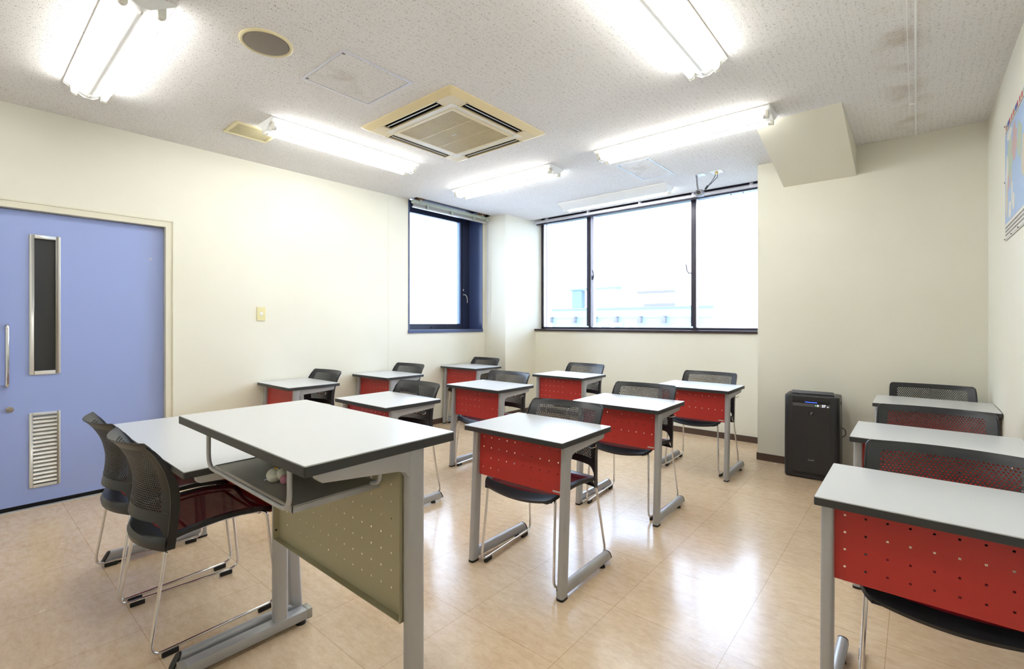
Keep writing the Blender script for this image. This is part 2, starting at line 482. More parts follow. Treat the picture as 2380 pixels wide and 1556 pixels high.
for k in range(17):
    z = 0.150 + k * 0.0266
    MB().prism([(-0.018, z + 0.026), (-0.015, z + 0.027), (0.004, z + 0.006), (0.002, z + 0.001), (-0.002, z + 0.003)], 'y', dy(0.352), dy(0.477)).build('slat', 'alu', go)
MB().box(-0.035, -0.024, dy(0.352), dy(0.477), 0.14, 0.61).build('louver_backing', 'ventd', go)
hb = MB().tube(bend([(0, dy(0.237), 1.205), (0.045, dy(0.237), 1.205), (0.045, dy(0.237), 0.812), (0, dy(0.237), 0.812)], 0.02), 0.0105, 12)
hb.build('pull_handle', 'chrome', door)
lk = MB().cyl((0, dy(0.250), 0.660), (0.008, dy(0.250), 0.660), 0.019, 24).cyl((0.008, dy(0.250), 0.660), (0.014, dy(0.250), 0.660), 0.012, 20)
lk.box(0.012, 0.0155, dy(0.249), dy(0.2515), 0.653, 0.667)
lk.build('door_lock', 'chrome', door)
rg = MB(); cy, cz = dy(0.993), 1.708
rings = [[(x, cy + q * math.cos(2 * PI * k / 20), cz + q * math.sin(2 * PI * k / 20)) for k in range(20)] for x, q in ((0, 0.009), (0.001, 0.009), (0.001, 0.006), (0, 0.006))]
rg.loft(rings, False); rg.build('hole_ring', 'alu', door)

# ------------------------------------------------------------------ side window
w1 = empty('window_1', (0, 0, 0)); struct(w1)
xg = XL - 0.24
f = MB()
f.box(xg - 0.02, XL + 0.006, WY0, WY0 + 0.018, WZ0, H + 0.08); f.box(xg - 0.02, XL + 0.006, WY1 - 0.008, WY1, WZ0, H + 0.08)
f.box(xg - 0.02, XL + 0.012, WY0 - 0.006, WY1 + 0.002, WZ0 - 0.006, WZ0 + 0.030)
f.build('reveal_lining', 'navy', w1)
f = MB()
f.box(xg - 0.05, xg, WY0, 3.44, WZ0, H + 0.08); f.box(xg - 0.05, xg, 4.425, WY1, WZ0, H + 0.08)
f.box(xg - 0.05, xg, 3.44, 4.425, WZ0, 1.208); f.box(xg - 0.05, xg, 3.44, 4.425, 2.562, H + 0.08)
f.box(xg - 0.02, xg + 0.012, 4.455, 4.53, 1.16, 2.62)
f.build('window_frame', 'navyframe', w1)
MB().box(xg - 0.045, xg + 0.006, 4.402, 4.425, 1.208, 2.562).build('sash_edge', mat('blue_grey_sash', rgb(120, 146, 196), 0.4), w1)
MB().box(xg - 0.030, xg - 0.026, 3.44, 4.402, 1.208, 2.562).build('glass_pane', 'glass', w1)
hnd = MB().tube([(xg + 0.012, 4.470, 1.60), (xg + 0.05, 4.475, 1.595), (xg + 0.058, 4.49, 1.57), (xg + 0.055, 4.503, 1.53), (xg + 0.05, 4.507, 1.49)], 0.006, 8)
hnd.box(xg + 0.012, xg + 0.016, 4.462, 4.474, 1.65, 1.675)
hnd.build('window_handle', 'alu', w1)
MB().cyl((xg, 3.93, 1.165), (xg + 0.012, 3.93, 1.165), 0.010, 12).build('sash_knob', 'bronze', w1)

# blind of the side window
bl = tag(empty('roller_blind', (-4.36, 4.0, 2.56)), 'pale green raised blind across the top of the narrow side window', 'blind')
def bx(*a): return MB().box(*a)
bx(-0.022, 0.022, -0.605, 0.60, 0.025, 0.062).build('headrail', 'blind', bl, bevel=0.003)
bx(-0.018, 0.018, -0.60, 0.595, -0.022, -0.008).build('bottom_rail', 'alu', bl, bevel=0.002)
bx(-0.012, 0.012, -0.59, 0.585, -0.008, 0.025).build('folded_fabric', 'shelf', bl)
for y in (-0.40, -0.02, 0.36):
    bx(0.016, 0.028, y - 0.012, y + 0.012, -0.026, 0.030).build('fabric_clip', 'blind', bl, bevel=0.002)
for y in (-0.50, 0.52):
    bx(-0.024, 0.026, y - 0.014, y + 0.014, 0.022, 0.075).build('mounting_bracket', 'blind', bl)
    bx(-0.03, 0.03, y - 0.05, y + 0.05, 0.075, 0.158).build('wood_block', 'wood', bl)
MB().cyl((-0.02, 0.61, 0.03), (0.03, 0.61, 0.03), 0.033, 20).build('chain_wheel', 'blind', bl)
MB().tube([(0.02, 0.612, 0.0), (0.02, 0.612, -1.15), (0.02, 0.618, -1.32), (0.02, 0.624, -1.15), (0.02, 0.628, 0.02)], 0.0022, 6).build('pull_cord', 'lightalu', bl)

# ------------------------------------------------------------------ big window
w2 = empty('window_2', (0, 0, 0)); struct(w2)
YG = 5.42
f = MB()
f.box(XC, XC + 0.035, YG, YG + 0.09, 1.137, H + 0.09); f.box(XA - 0.03, XA, YG, YG + 0.09, 1.137, H + 0.09)
f.box(XC, XA, YG, YG + 0.09, 1.137, 1.165); f.box(XC, XA, YG, YG + 0.09, 2.612, H + 0.09)
f.build('window_frame', 'bronze', w2)
struct(MB().box(XC - 0.0, XA, YW - 0.02, YG + 0.09, 1.108, 1.137).build('trim_6', 'sillb'))
for xa, xb in ((-3.287, -3.240), (-1.930, -1.884)):
    MB().box(xa, xb, YG - 0.030, YG - 0.004, 1.180, 2.612).box(xa + 0.012, xb + 0.008, YG - 0.004, YG + 0.03, 1.150, 2.612).build('mullion', 'bronze', w2)
for xa, xb in ((-3.236, -3.226), (-3.212, -3.190), (-1.882, -1.872)):
    MB().box(xa, xb, YG - 0.02, YG + 0.04, 1.170, 2.612).build('sash_edge', 'lightalu', w2)
for xa, xb in ((-4.012, -4.000),):
    MB().box(xa, xb, YG + 0.0, YG + 0.05, 1.165, 2.612).build('sash_edge', 'lightalu', w2)
for xa, xb, yo in ((XC + 0.035, -3.26, 0.03), (-3.26, -1.91, 0.055), (-1.91, XA - 0.03, 0.03)):
    MB().box(xa, xb, YG + yo, YG + yo + 0.004, 1.165, 2.612).build('glass_pane', 'glass', w2)
MB().box(-3.212, -3.195, YG - 0.034, YG - 0.02, 1.78, 1.835).tube([(-3.205, YG - 0.034, 1.80), (-3.175, YG - 0.05, 1.80), (-3.165, YG - 0.06, 1.83), (-3.185, YG - 0.06, 1.90)], 0.006, 8).build('latch', 'bronze', w2)
MB().tube([(-1.92, YG - 0.034, 1.78), (-1.95, YG - 0.05, 1.78), (-1.965, YG - 0.06, 1.81), (-1.975, YG - 0.06, 1.88)], 0.006, 8).build('latch', 'bronze', w2)
for x0_, x1_ in ((-3.69, -3.53), (-1.51, -1.39)):
    z1_ = 2.612
    MB().tube(bend([(x0_, YG - 0.012, z1_), (x0_, YG - 0.02, z1_ - 0.07), (x1_, YG - 0.02, z1_ - 0.07), (x1_, YG - 0.012, z1_)], 0.02), 0.004, 8).build('pull_handle', 'lightalu', w2)

rb = tag(empty('roller_blind', (-2.565, 5.225, 2.602)), 'silver raised blind rail along the top of the wide window', 'blind')
MB().rbox(-1.44, 1.47, -0.018, 0.018, -0.020, 0.016, 0.008, 3, 'x').build('headrail', 'lightalu', rb)
for x in (-1.25, -0.60, 0.10, 0.72, 1.30):
    bx(x - 0.014, x + 0.014, -0.0195, 0.0195, -0.020, 0.055).build('mounting_bracket', 'lightalu', rb, bevel=0.002)
bx(-1.44, 1.47, 0.02, 0.035, -0.035, -0.02).build('bottom_rail', 'bronze', rb)

# ------------------------------------------------------------------ fluorescent fixtures
def light_fixture(x, y, length, along, label, tubes=(1, -1), wd=0.225):
    t = empty('fluorescent_light', (x, y, H), 0 if along == 'x' else PI / 2)
    tag(t, label, 'ceiling light', 'fluorescent lights on the ceiling')
    hl = length / 2; hw = wd / 2
    prof = [(-hw, 0), (-hw, -0.008), (-0.010, -0.066), (0.010, -0.066), (hw, -0.008), (hw, 0)]
    MB().prism(prof, 'x', -hl + 0.002, hl - 0.002).build('reflector', 'fixture', t)
    for s in (-1, 1):
        MB().prism([(-hw, 0), (-hw, -0.010), (-0.022, -0.068), (0.022, -0.068), (hw, -0.010), (hw, 0)], 'x', s * hl - 0.001 * s, s * (hl + 0.003)).build('end_plate', 'fixture', t)
        MB().box(s * (hl - 0.05) - 0.012, s * (hl - 0.05) + 0.012, -0.004, 0.004, -0.072, -0.064).build('reflector_screw', 'socket', t)
    for q in (-1, 1):
        for s in (-1, 1):
            if q in tubes:
                sk = MB().rbox(s * (hl - 0.020) - 0.009, s * (hl - 0.020) + 0.009, q * 0.067 - 0.015, q * 0.067 + 0.015, -0.076, -0.012, 0.008, 3, 'x')
                sk.build('lamp_socket', 'socket', t)
        if q in tubes:
            tb = MB().cyl((-hl + 0.043, q * 0.067, -0.058), (hl - 0.043, q * 0.067, -0.058), 0.0155, 16)
            tb.build('lamp_tube', 'tube', t)
            MB().cyl((-hl + 0.029, q * 0.067, -0.058), (-hl + 0.0435, q * 0.067, -0.058), 0.0158, 16).build('tube_cap', 'alu', t)
            MB().cyl((hl - 0.0435, q * 0.067, -0.058), (hl - 0.029, q * 0.067, -0.058), 0.0158, 16).build('tube_cap', 'alu', t)
    return t
light_fixture(-3.139, 0.535, 1.268, 'x', 'twin-tube light in the top left corner, nearest above the blue door')
light_fixture(-0.872, 2.025, 1.265, 'y', 'twin-tube light cut off by the top edge, right of centre on the ceiling')
light_fixture(-1.362, 3.510, 1.285, 'x', 'long twin-tube light touching the sloped haunch by the right wall')
light_fixture(-3.100, 3.530, 1.262, 'x', 'small-looking twin-tube light beyond the air conditioner, left of the wide window')
light_fixture(-2.570, 4.745, 1.300, 'x', 'light with a single lit tube, closest to the wide window', tubes=(1,))
light_fixture(-1.362, 0.535, 1.285, 'x', 'added twin-tube light directly above the lectern, unseen over the top edge of the view')  # added out-of-view lamp to brighten the foreground, placed by symmetry with the others
light_fixture(-3.452, 2.050, 1.262, 'y', 'twin-tube light overlapping the slatted vent, along the left wall')

# ------------------------------------------------------------------ ceiling air conditioner
ac = tag(empty('ceiling_air_conditioner', (-2.5725, 2.386, H)), 'square yellowed four-way cassette air conditioner in the ceiling', 'air conditioner')
a0 = 0.478; th = 0.028
pan = MB()
# panel as strips around four slots and the intake
def rect(mb, xa, xb, ya, yb): mb.box(xa, xb, ya, yb, -th, -th + 0.010)
S0, S1, SL = 0.350, 0.428, 0.288      # slot inner / outer distance from centre, half length
for sx_ in (-1, 1):
    for sy_ in (-1, 1):
        rect(pan, min(sx_ * SL, sx_ * S1), max(sx_ * SL, sx_ * S1), min(sy_ * SL, sy_ * S1), max(sy_ * SL, sy_ * S1))
# sloping outer rim
o_, i_ = a0, a0 - 0.02
rimv = []
for (q, z) in ((a0, 0.0), (a0, -0.005), (a0 - 0.006, -0.009), (S1, -th)):
    rimv.append([(x_, y_, z) for x_, y_ in rrect(-q, q, -q, q, 0.02 if q > S1 else 0.002, 3)])
pan.loft(rimv, False, True)
pan.build('panel', 'acy', ac)
inn = MB()
for sx_ in (-1, 1):
    inn.box(min(sx_ * 0.292, sx_ * S0), max(sx_ * 0.292, sx_ * S0), -SL, SL, -th - 0.001, -th + 0.009)
    inn.box(-S0, S0, min(sx_ * 0.292, sx_ * S0), max(sx_ * 0.292, sx_ * S0), -th - 0.001, -th + 0.009)
inn.build('intake_surround', 'acw', ac)
gr = MB(); g0 = 0.292
for q in (-1, 1):
    gr.box(q * g0 - 0.012, q * g0 + 0.012, -g0 - 0.012, g0 + 0.012, -th - 0.004, -th + 0.008)
    gr.box(-g0 + 0.012, g0 - 0.012, q * g0 - 0.012, q * g0 + 0.012, -th - 0.004, -th + 0.008)
for q in (-0.095, 0.095):
    gr.box(-g0, g0, q - 0.003, q + 0.003, -th - 0.004, -th + 0.006)
n_ = 44
for k in range(n_):
    x = -0.276 + 0.552 * k / (n_ - 1)
    gr.box(x - 0.0022, x + 0.0022, -0.28, 0.28, -th - 0.003, -th + 0.004)
for k in range(30):
    y = -0.276 + 0.552 * k / 29
    gr.box(-0.28, 0.28, y - 0.001, y + 0.001, -th - 0.002, -th + 0.003)
gri = gr.build('intake_grille', 'acy', ac)
MB().box(-0.285, 0.285, -0.285, 0.285, -th + 0.009, -th + 0.012).build('filter', 'acbg', gri)  # one even tan colour behind the grille bars
MB().box(-0.022, 0.022, -0.004, 0.004, -th - 0.0055, -th - 0.003).build('badge', 'alu', gri)
for rz in range(4):
    R_ = Matrix.Rotation(rz * PI / 2, 4, 'Z')
    def rb_(xa, xb, ya, yb, za, zb):
        m_ = MB().box(xa, xb, ya, yb, za, zb); m_.v = [tuple(R_ @ Vector(p)) for p in m_.v]; return m_
    sl = rb_(-SL, SL, S0, S1, -0.019, -0.016); sl.build('air_outlet', 'acd', ac)  # near-black plate, shade of the slot's inside put into its colour
    tr_ = MB()
    for m_ in (rb_(-SL - 0.008, SL + 0.008, S0 - 0.006, S0 + 0.003, -th - 0.002, -0.016), rb_(-SL - 0.008, SL + 0.008, S1 - 0.008, S1 + 0.002, -th - 0.001, -0.016),
               rb_(-SL - 0.008, -SL + 0.006, S0, S1, -th - 0.001, -0.016), rb_(SL - 0.006, SL + 0.008, S0, S1, -th - 0.001, -0.016)):
        tr_.add(m_.v, m_.f)
    tr_.build('outlet_rim', 'acy', ac)
    lv = MB().prism([(S0 + 0.033, -th + 0.004), (S0 + 0.045, -th + 0.001), (S0 + 0.046, -th + 0.003), (S0 + 0.034, -th + 0.006)], 'x', -SL + 0.02, SL - 0.02)
    lv.v = [tuple(R_ @ Vector(p)) for p in lv.v]; lv.build('louver', 'acl', ac)

# vent, speaker, hatches, repaired seam
vt = tag(empty('ceiling_vent', (-3.737, 1.440, H)), 'yellowed rectangular slatted vent beside the left ceiling light', 'vent')
v_ = MB()
for q in (-1, 1):
    v_.box(q * 0.119 - 0.012, q * 0.119 + 0.012, -0.151, 0.151, -0.009, 0); v_.box(-0.107, 0.107, q * 0.139 - 0.012, q * 0.139 + 0.012, -0.009, 0)
v_.build('frame', 'vent', vt, bevel=0.002)
for k in range(9):
    x = -0.095 + k * 0.02375
    MB().prism([(x - 0.0045, -0.008), (x + 0.0045, -0.006), (x + 0.004, -0.004), (x - 0.005, -0.006)], 'y', -0.127, 0.127).build('slat', 'vent', vt)
MB().box(-0.107, 0.107, -0.127, 0.127, -0.002, -0.0005).build('backing', 'ventd', vt)

sp = tag(empty('ceiling_speaker', (-2.492, 1.030, H)), 'round taupe speaker with a cream ring flush in the ceiling', 'speaker')
rr = MB()
rr.loft([[(q * math.cos(2 * PI * k / 48), q * math.sin(2 * PI * k / 48), z) for k in range(48)] for q, z in ((0.124, 0), (0.123, -0.005), (0.116, -0.009), (0.106, -0.006), (0.104, -0.003))], False)
rr.build('ring', 'vent', sp)
gg = MB(); gg.loft([[(q * math.cos(2 * PI * k / 48), q * math.sin(2 * PI * k / 48), z) for k in range(48)] for q, z in ((0.105, -0.003), (0.100, -0.009), (0.06, -0.013), (0.01, -0.014))], True)
gg.build('grille', 'spk', sp)

def hatch(cx, cy, wx, wy, label):
    t = tag(empty('access_hatch', (cx, cy, H)), label, 'hatch', 'ceiling access hatches')
    m_ = MB()
    for q in (-1, 1):
        m_.box(q * (wx / 2 - 0.007) - 0.007, q * (wx / 2 - 0.007) + 0.007, -wy / 2, wy / 2, -0.004, 0)
        m_.box(-wx / 2 + 0.014, wx / 2 - 0.014, q * (wy / 2 - 0.007) - 0.007, q * (wy / 2 - 0.007) + 0.007, -0.004, 0)
    m_.build('frame', 'lightalu', t)
    MB().box(-wx / 2 + 0.017, wx / 2 - 0.017, -wy / 2 + 0.017, wy / 2 - 0.017, -0.003, 0).build('hatch_panel', 'ceiling', t)
    for q in (-1, 1):
        MB().box(q * wx / 2 * 0.86 - 0.005, q * wx / 2 * 0.86 + 0.005, -wy / 2 + 0.016, -wy / 2 + 0.030, -0.005, -0.002).build('catch', 'gcable', t)
hatch(-2.472, 1.528, 0.45, 0.445, 'square ceiling hatch between the round speaker and the air conditioner')
hatch(-1.892, 4.135, 0.31, 0.56, 'small ceiling hatch with silver frame near the wide window')
cb = MB().box(-0.006, 0.002, -0.9, 4.66, H - 0.006, H).box(-0.034, -0.031, 1.5, 4.2, H - 0.002, H)  # raised white cord of the repaired ceiling seam, with a fainter line beside it
tag(cb.build('repaired_seam', 'fixture'), 'thin white repaired seam along the ceiling towards the right corner', 'cable')
cl = MB().box(-0.036, -0.004, -0.010, 0.010, -0.008, 0)
tag(cl.build('seam_clip', 'fixture', None, 0.002, 0, (0, 3.99, H)), 'small white clip beside the ceiling seam', 'clip')

# ------------------------------------------------------------------ switch
sw = tag(empty('wall_switch', (XL, 1.780, 1.30)), 'yellowed switch plate on the long cream wall right of the door', 'switch')
MB().rbox(0, 0.007, -0.035, 0.035, -0.060, 0.060, 0.004, 3, 'x').build('plate', 'plate', sw, bevel=0)
MB().box(0.007, 0.010, -0.012, 0.012, -0.012, 0.014).build('rocker', 'btn', sw, bevel=0.001)

# ------------------------------------------------------------------ ceiling camera by the window
cm = tag(empty('security_camera', (-1.565, 4.62, H)), 'small grey camera hanging from the ceiling in front of the wide window', 'camera')
MB().box(-0.035, 0.045, -0.045, 0.035, -0.004, 0).build('mounting_plate', 'lightalu', cm)
MB().prism([(-0.035, -0.004), (-0.026, -0.004), (-0.018, -0.10), (-0.008, -0.16), (-0.016, -0.165), (-0.028, -0.10)], 'y', -0.030, -0.010).build('bracket', 'camgrey', cm)
bod = MB().rbox(-0.030, 0.030, -0.050, 0.020, -0.205, -0.150, 0.006, 3, 'y').build('housing', 'camgrey', cm)
bod.rotation_euler = (0, 0, 0)
ln = MB().cyl((0.0, -0.050, -0.178), (0.0, -0.062, -0.178), 0.019, 24).build('lens', 'cable', bod)
MB().cyl((0.0, -0.050, -0.178), (0.0, -0.054, -0.178), 0.022, 24).build('lens_ring', 'alu', bod)
MB().tube([(0.03, 0.0, -0.165), (0.045, 0.0, -0.14), (0.06, 0, -0.12), (0.095, 0.01, -0.085), (0.125, 0.01, -0.045), (0.140, 0.01, -0.008)], 0.003, 6).build('cable', 'cable', cm)
MB().tube([(0.045, 0.0, -0.145), (0.075, 0.0, -0.12), (0.12, 0.01, -0.075), (0.150, 0.01, -0.05), (0.152, 0.01, -0.012)], 0.003, 6).build('cable', 'cable', cm)
MB().cyl((0.046, 0, -0.145), (0.068, 0.0, -0.115), 0.010, 12).build('connector', 'cable', cm)
ol = tag(empty('ceiling_outlet', (-1.415, 4.61, H)), 'white ceiling outlet plate with a brass plug for the camera', 'outlet')
MB().box(-0.05, 0.05, -0.05, 0.05, -0.004, 0).build('plate', 'fixture', ol, bevel=0.001)
MB().cyl((0.0, 0.0, -0.004), (0.0, 0.0, -0.022), 0.014, 16).build('socket', 'brass', ol)

# ------------------------------------------------------------------ wall map
mp_ = tag(empty('world_map', (XR - 0.003, 3.365, 2.0)), 'pale blue wall map pinned high on the right wall', 'map')
MB().box(-0.0015, 0, -0.46, 0.44, -0.325, 0.320).build('sheet', 'mapwhite', mp_)
MB().box(-0.0022, -0.0014, -0.45, 0.43, -0.235, 0.255).build('sea', 'mapblue', mp_)
rnd = random.Random(3)
def blob(cy, cz, ry, rz_, n=14):
    pts = []
    for k in range(n):
        a = 2 * PI * k / n; q = 0.7 + 0.45 * rnd.random()
        y_ = max(-0.445, min(0.425, cy + ry * q * math.cos(a))); z_ = max(-0.23, min(0.25, cz + rz_ * q * math.sin(a)))
        pts.append((y_, z_))
    return pts
land = [(0.24, 0.10, 0.11, 0.12, 'mapgreen'), (0.35, 0.03, 0.05, 0.10, 'mapwhite'), (0.30, -0.03, 0.03, 0.05, 'mappink'), (0.37, -0.10, 0.04, 0.10, 'mapsand'),
        (0.26, 0.22, 0.09, 0.03, 'mapwhite'), (0.10, 0.14, 0.09, 0.09, 'mappink'), (0.18, -0.10, 0.025, 0.07, 'mapwhite'), (0.13, -0.16, 0.035, 0.05, 'mapwhite'),
        (0.25, -0.18, 0.05, 0.05, 'mapwhite'), (0.21, -0.03, 0.02, 0.05, 'mapsand'), (-0.05, 0.10, 0.08, 0.10, 'mapgreen'), (-0.20, 0.0, 0.09, 0.12, 'mapsand'), (-0.33, 0.14, 0.07, 0.08, 'mapgreen'), (-0.28, -0.14, 0.06, 0.06, 'mappink')]
for i, (a_, b_, c_, d_, k_) in enumerate(land):
    MB().prism(blob(a_, b_, c_, d_), 'x', -0.00235 - i * 0.00003, -0.0021).build('land', k_, mp_)
fl = MB(); 
cols = ['mapred', 'mapwhite', 'mapdeep', 'mapsand', 'mapred', 'mapgreen', 'mapred', 'mapdeep']
for k in range(26):
    y_ = 0.40 - k * 0.032
    MB().box(-0.0024, -0.0014, y_ - 0.022, y_, 0.278, 0.305).build('flag', cols[(k * 5) % 8], mp_)
pr = MB()
for r_ in range(3):
    y_ = 0.42
    while y_ > -0.44:
        l_ = rnd.uniform(0.012, 0.05); pr.box(-0.0022, -0.0014, y_ - l_, y_, -0.262 - r_ * 0.020, -0.252 - r_ * 0.020); y_ -= l_ + rnd.uniform(0.004, 0.012)
y_ = 0.42
while y_ > -0.44:
    l_ = rnd.uniform(0.006, 0.02); pr.box(-0.0022, -0.0014, y_ - l_, y_, 0.262, 0.270); y_ -= l_ + 0.006
pr.build('legend_print', 'mapgrey', mp_)
MB().box(-0.0021, -0.0014, -0.44, 0.43, -0.318, -0.3165).build('border_line', 'mapgrey', mp_)
for y_, z_ in ((0.434, 0.312), (0.434, 0.0), (0.434, -0.316), (0.20, -0.316), (-0.02, -0.316)):
    MB().cyl((-0.0015, y_, z_), (-0.006, y_, z_), 0.0035, 10).build('pin', 'gcable', mp_)

# ------------------------------------------------------------------ air purifier
pu = tag(empty('air_purifier', (-0.628, 4.47, 0), math.radians(2)), 'dark charcoal air purifier with a lit display on the floor by the wall', 'air purifier')
pw, pd = 0.186, 0.135
body = MB()
def sec(q, z, yo=0.0): return [(x_, y_ + yo, z) for x_, y_ in rrect(-pw * q, pw * q, -pd * q, pd * q, 0.035 * q, 5)]
body.loft([sec(0.96, 0.006), sec(1.0, 0.012), sec(1.0, 0.30), sec(0.985, 0.638), sec(0.96, 0.648), sec(0.90, 0.650)])
body.build('body', 'purifier', pu)
MB().rbox(-0.125, 0.125, -pd - 0.0025, -pd + 0.02, 0.050, 0.642, 0.012, 4, 'y').build('front_panel', 'purifier', pu)
MB().box(-0.125, 0.125, -pd - 0.004, -pd + 0.0, 0.034, 0.046).build('intake_slot', 'blk', pu)
dsp = MB().box(-0.124, 0.124, -pd - 0.0045, -pd - 0.002, 0.567, 0.590).build('display', 'display', pu)
text_mesh('27', 0.024, 'digits', 'led_white', dsp, (0.083, -pd - 0.0052, 0.579), (PI / 2, 0, 0), 0.0002, 1.05)
text_mesh('%', 0.011, 'percent_sign', 'led_white', dsp, (0.110, -pd - 0.0052, 0.574), (PI / 2, 0, 0), 0.0002)
MB().cyl((0.045, -pd - 0.0045, 0.579), (0.045, -pd - 0.0056, 0.579), 0.0050, 12).build('indicator', 'led_white', dsp)
MB().cyl((0.031, -pd - 0.0045, 0.579), (0.031, -pd - 0.0056, 0.579), 0.0035, 12).build('indicator', 'led_green', dsp)
MB().box(-0.124, 0.124, -pd - 0.0045, -pd - 0.002, 0.592, 0.612).build('light_channel', 'blk', pu)
MB().box(-0.040, 0.040, -pd - 0.0055, -pd - 0.004, 0.599, 0.603).build('light_strip', 'led_blue', pu)
MB().box(-0.018, 0.018, -pd - 0.0045, -pd - 0.002, 0.500, 0.528).build('emblem', 'blk', pu)
em = MB()
for q in ((0, 0.006), (0.006, 0.007), (-0.004, 0.003), (0.004, 0.001), (0.0, -0.004), (0.009, 0.009), (-0.001, -0.007)):
    em.cyl((q[0], -pd - 0.0045, 0.514 + q[1]), (q[0], -pd - 0.0052, 0.514 + q[1]), 0.0028, 10)
em.build('emblem_dots', 'greylogo', pu)
text_mesh('SHARP', 0.013, 'maker_name', 'greylogo', pu, (0.0, -pd - 0.003, 0.150), (PI / 2, 0, 0), 0.0003, 1.1, 0.0004)
MB().rbox(-0.150, 0.150, -0.085, 0.05, 0.650, 0.654, 0.01, 3, 'z').build('top_plate', 'purtop', pu)
fp = MB().rbox(-0.143, 0.143, -0.008, 0.004, 0.0, 0.026, 0.010, 4, 'y').build('outlet_flap', 'purtop', pu)
fp.location = (0, -0.055, 0.654); fp.rotation_euler = (math.radians(-35), 0, 0)
MB().box(pw * 0.96, pw * 1.003, -0.02, 0.01, 0.585, 0.61).build('side_grip', 'blk', pu)
MB().tube(bend([(pw - 0.004, 0.03, 0.40), (pw + 0.02, 0.04, 0.39), (pw + 0.028, 0.05, 0.36), (pw + 0.018, 0.06, 0.33), (pw - 0.004, 0.05, 0.32)], 0.02), 0.004, 8).build('power_cord', 'gcable', pu)

# ------------------------------------------------------------------ desks
def desk_parts(root, W, D, zt, panel_m, holes, leg_y=(0.040, 0.075), panel_z=(0.444, 0.672), hx=None):
    """front at y=0 (panel side), user side at +y; tabletop top at zt"""
    hw = W / 2; th = 0.024
    tp = MB().rbox(-hw + 0.0015, hw - 0.0015, 0.0015, D - 0.0015, zt - 0.004, zt, 0.004, 2).build('tabletop', 'white', root)
    MB().rbox(-hw, hw, 0, D, zt - th - 0.001, zt - 0.003, 0.005, 3).build('edge_band', 'edge', root, bevel=0.0)
    lx = hw - 0.028
    zb = zt - th - 0.001
    for s in (-1, 1):
        rings = []
        for z, yc in ((0.008, leg_y[0]), (zb * 0.5, (leg_y[0] + leg_y[1]) / 2), (zb, leg_y[1])):
            rings.append([(x_, y_, z) for x_, y_ in rrect(s * lx - 0.0165, s * lx + 0.0165, yc - 0.024, yc + 0.026, 0.011, 4)])
        lg = MB().loft(rings); lg.build('leg', 'steel', root)
        yb = leg_y[0]
        MB().rbox(s * lx - 0.0175, s * lx + 0.0175, yb - 0.025, yb + 0.027, 0.0, 0.010, 0.011, 4).build('leg_cap', 'blk', root)
        # arm below the top
        arm = MB().prism([(leg_y[1] + 0.02, zb), (leg_y[1] + 0.022, zb - 0.075), (leg_y[1] + 0.032, zb - 0.052), (leg_y[1] + 0.055, zb - 0.044), (D - 0.055, zb - 0.030), (D - 0.043, zb - 0.022), (D - 0.040, zb)], 'x', s * lx - 0.013, s * lx + 0.013)
        arm.build('support_arm', 'steel', root, bevel=0.003)
        # foot beam
        rings = []
        for y0_, y1_ in ((leg_y[0] + 0.015, leg_y[0] + 0.015), (D + 0.0, D + 0.03)):
            r_ = []
            for x_, z_ in rrect(s * lx - 0.017, s * lx + 0.017, 0.014, 0.066, 0.0155, 4):
                t_ = (0.066 - z_) / 0.052; r_.append((x_, y0_ + (y1_ - y0_) * t_, z_))
            rings.append(r_)
        ft = MB().loft(rings).build('foot', 'steel', root)
        cap = [[(x_ * 1.0, y_ + d_, z_) for x_, y_, z_ in rings[1]] for d_ in (-0.001, 0.007)]
        MB().loft(cap).build('end_cap', 'blk', ft)
        MB().cyl((s * lx, D - 0.045, 0.0), (s * lx, D - 0.045, 0.010), 0.017, 18, 0.014).cyl((s * lx, D - 0.045, 0.010), (s * lx, D - 0.045, 0.016), 0.005, 10).build('adjuster', 'blk', ft)
    # modesty panel with square holes
    px = lx - 0.0165; z0, z1 = panel_z
    def yp(z): return leg_y[0] + (leg_y[1] - leg_y[0]) * z / zb + 0.004
    xs = [-px]; nx = holes[0]; pitch = holes[2]; sz = 0.0030
    cxs = [(i - (nx - 1) / 2) * pitch for i in range(nx)]
    for c_ in cxs: xs += [c_ - sz, c_ + sz]
    xs.append(px)
    czs = [holes[3] - j * holes[4] for j in range(holes[1])][::-1]
    zs = [z0]
    for c_ in czs: zs += [c_ - sz, c_ + sz]
    zs.append(z1)
    p = MB(); vv = [(x_, yp(z_), z_) for z_ in zs for x_ in xs]; nX = len(xs); fs = []
    for j in range(len(zs) - 1):
        for i in range(nX - 1):
            if i % 2 == 1 and j % 2 == 1: continue
            fs.append((j * nX + i, j * nX + i + 1, (j + 1) * nX + i + 1, (j + 1) * nX + i))
    p.add(vv, fs)
    p.box(-px, px, yp(z0), yp(z0) + 0.016, z0, z0 + 0.0015)
    pn = p.build('modesty_panel', panel_m, root, solid=0.0015)
    MB().box(px - 0.050, px - 0.010, yp(z0) - 0.003, yp(z0) - 0.0006, z0 + 0.010, z0 + 0.017).build('name_plate', 'alu', pn)
    # bag hook
    hxx = hx if hx is not None else lx - 0.045
    hk = MB().tube(bend([(hxx - 0.05, D - 0.14, zb), (hxx - 0.05, D - 0.14, zb - 0.062), (hxx - 0.01, D - 0.14, zb - 0.068), (hxx - 0.01, D - 0.14, zb)], 0.012), 0.0022, 6)
    hk.tube(bend([(hxx - 0.015, D - 0.14, zb - 0.062), (hxx + 0.03, D - 0.13, zb - 0.066), (hxx + 0.055, D - 0.12, zb - 0.058), (hxx + 0.052, D - 0.12, zb - 0.048)], 0.008), 0.0026, 6)
    hk.build('bag_hook', 'chrome', root)

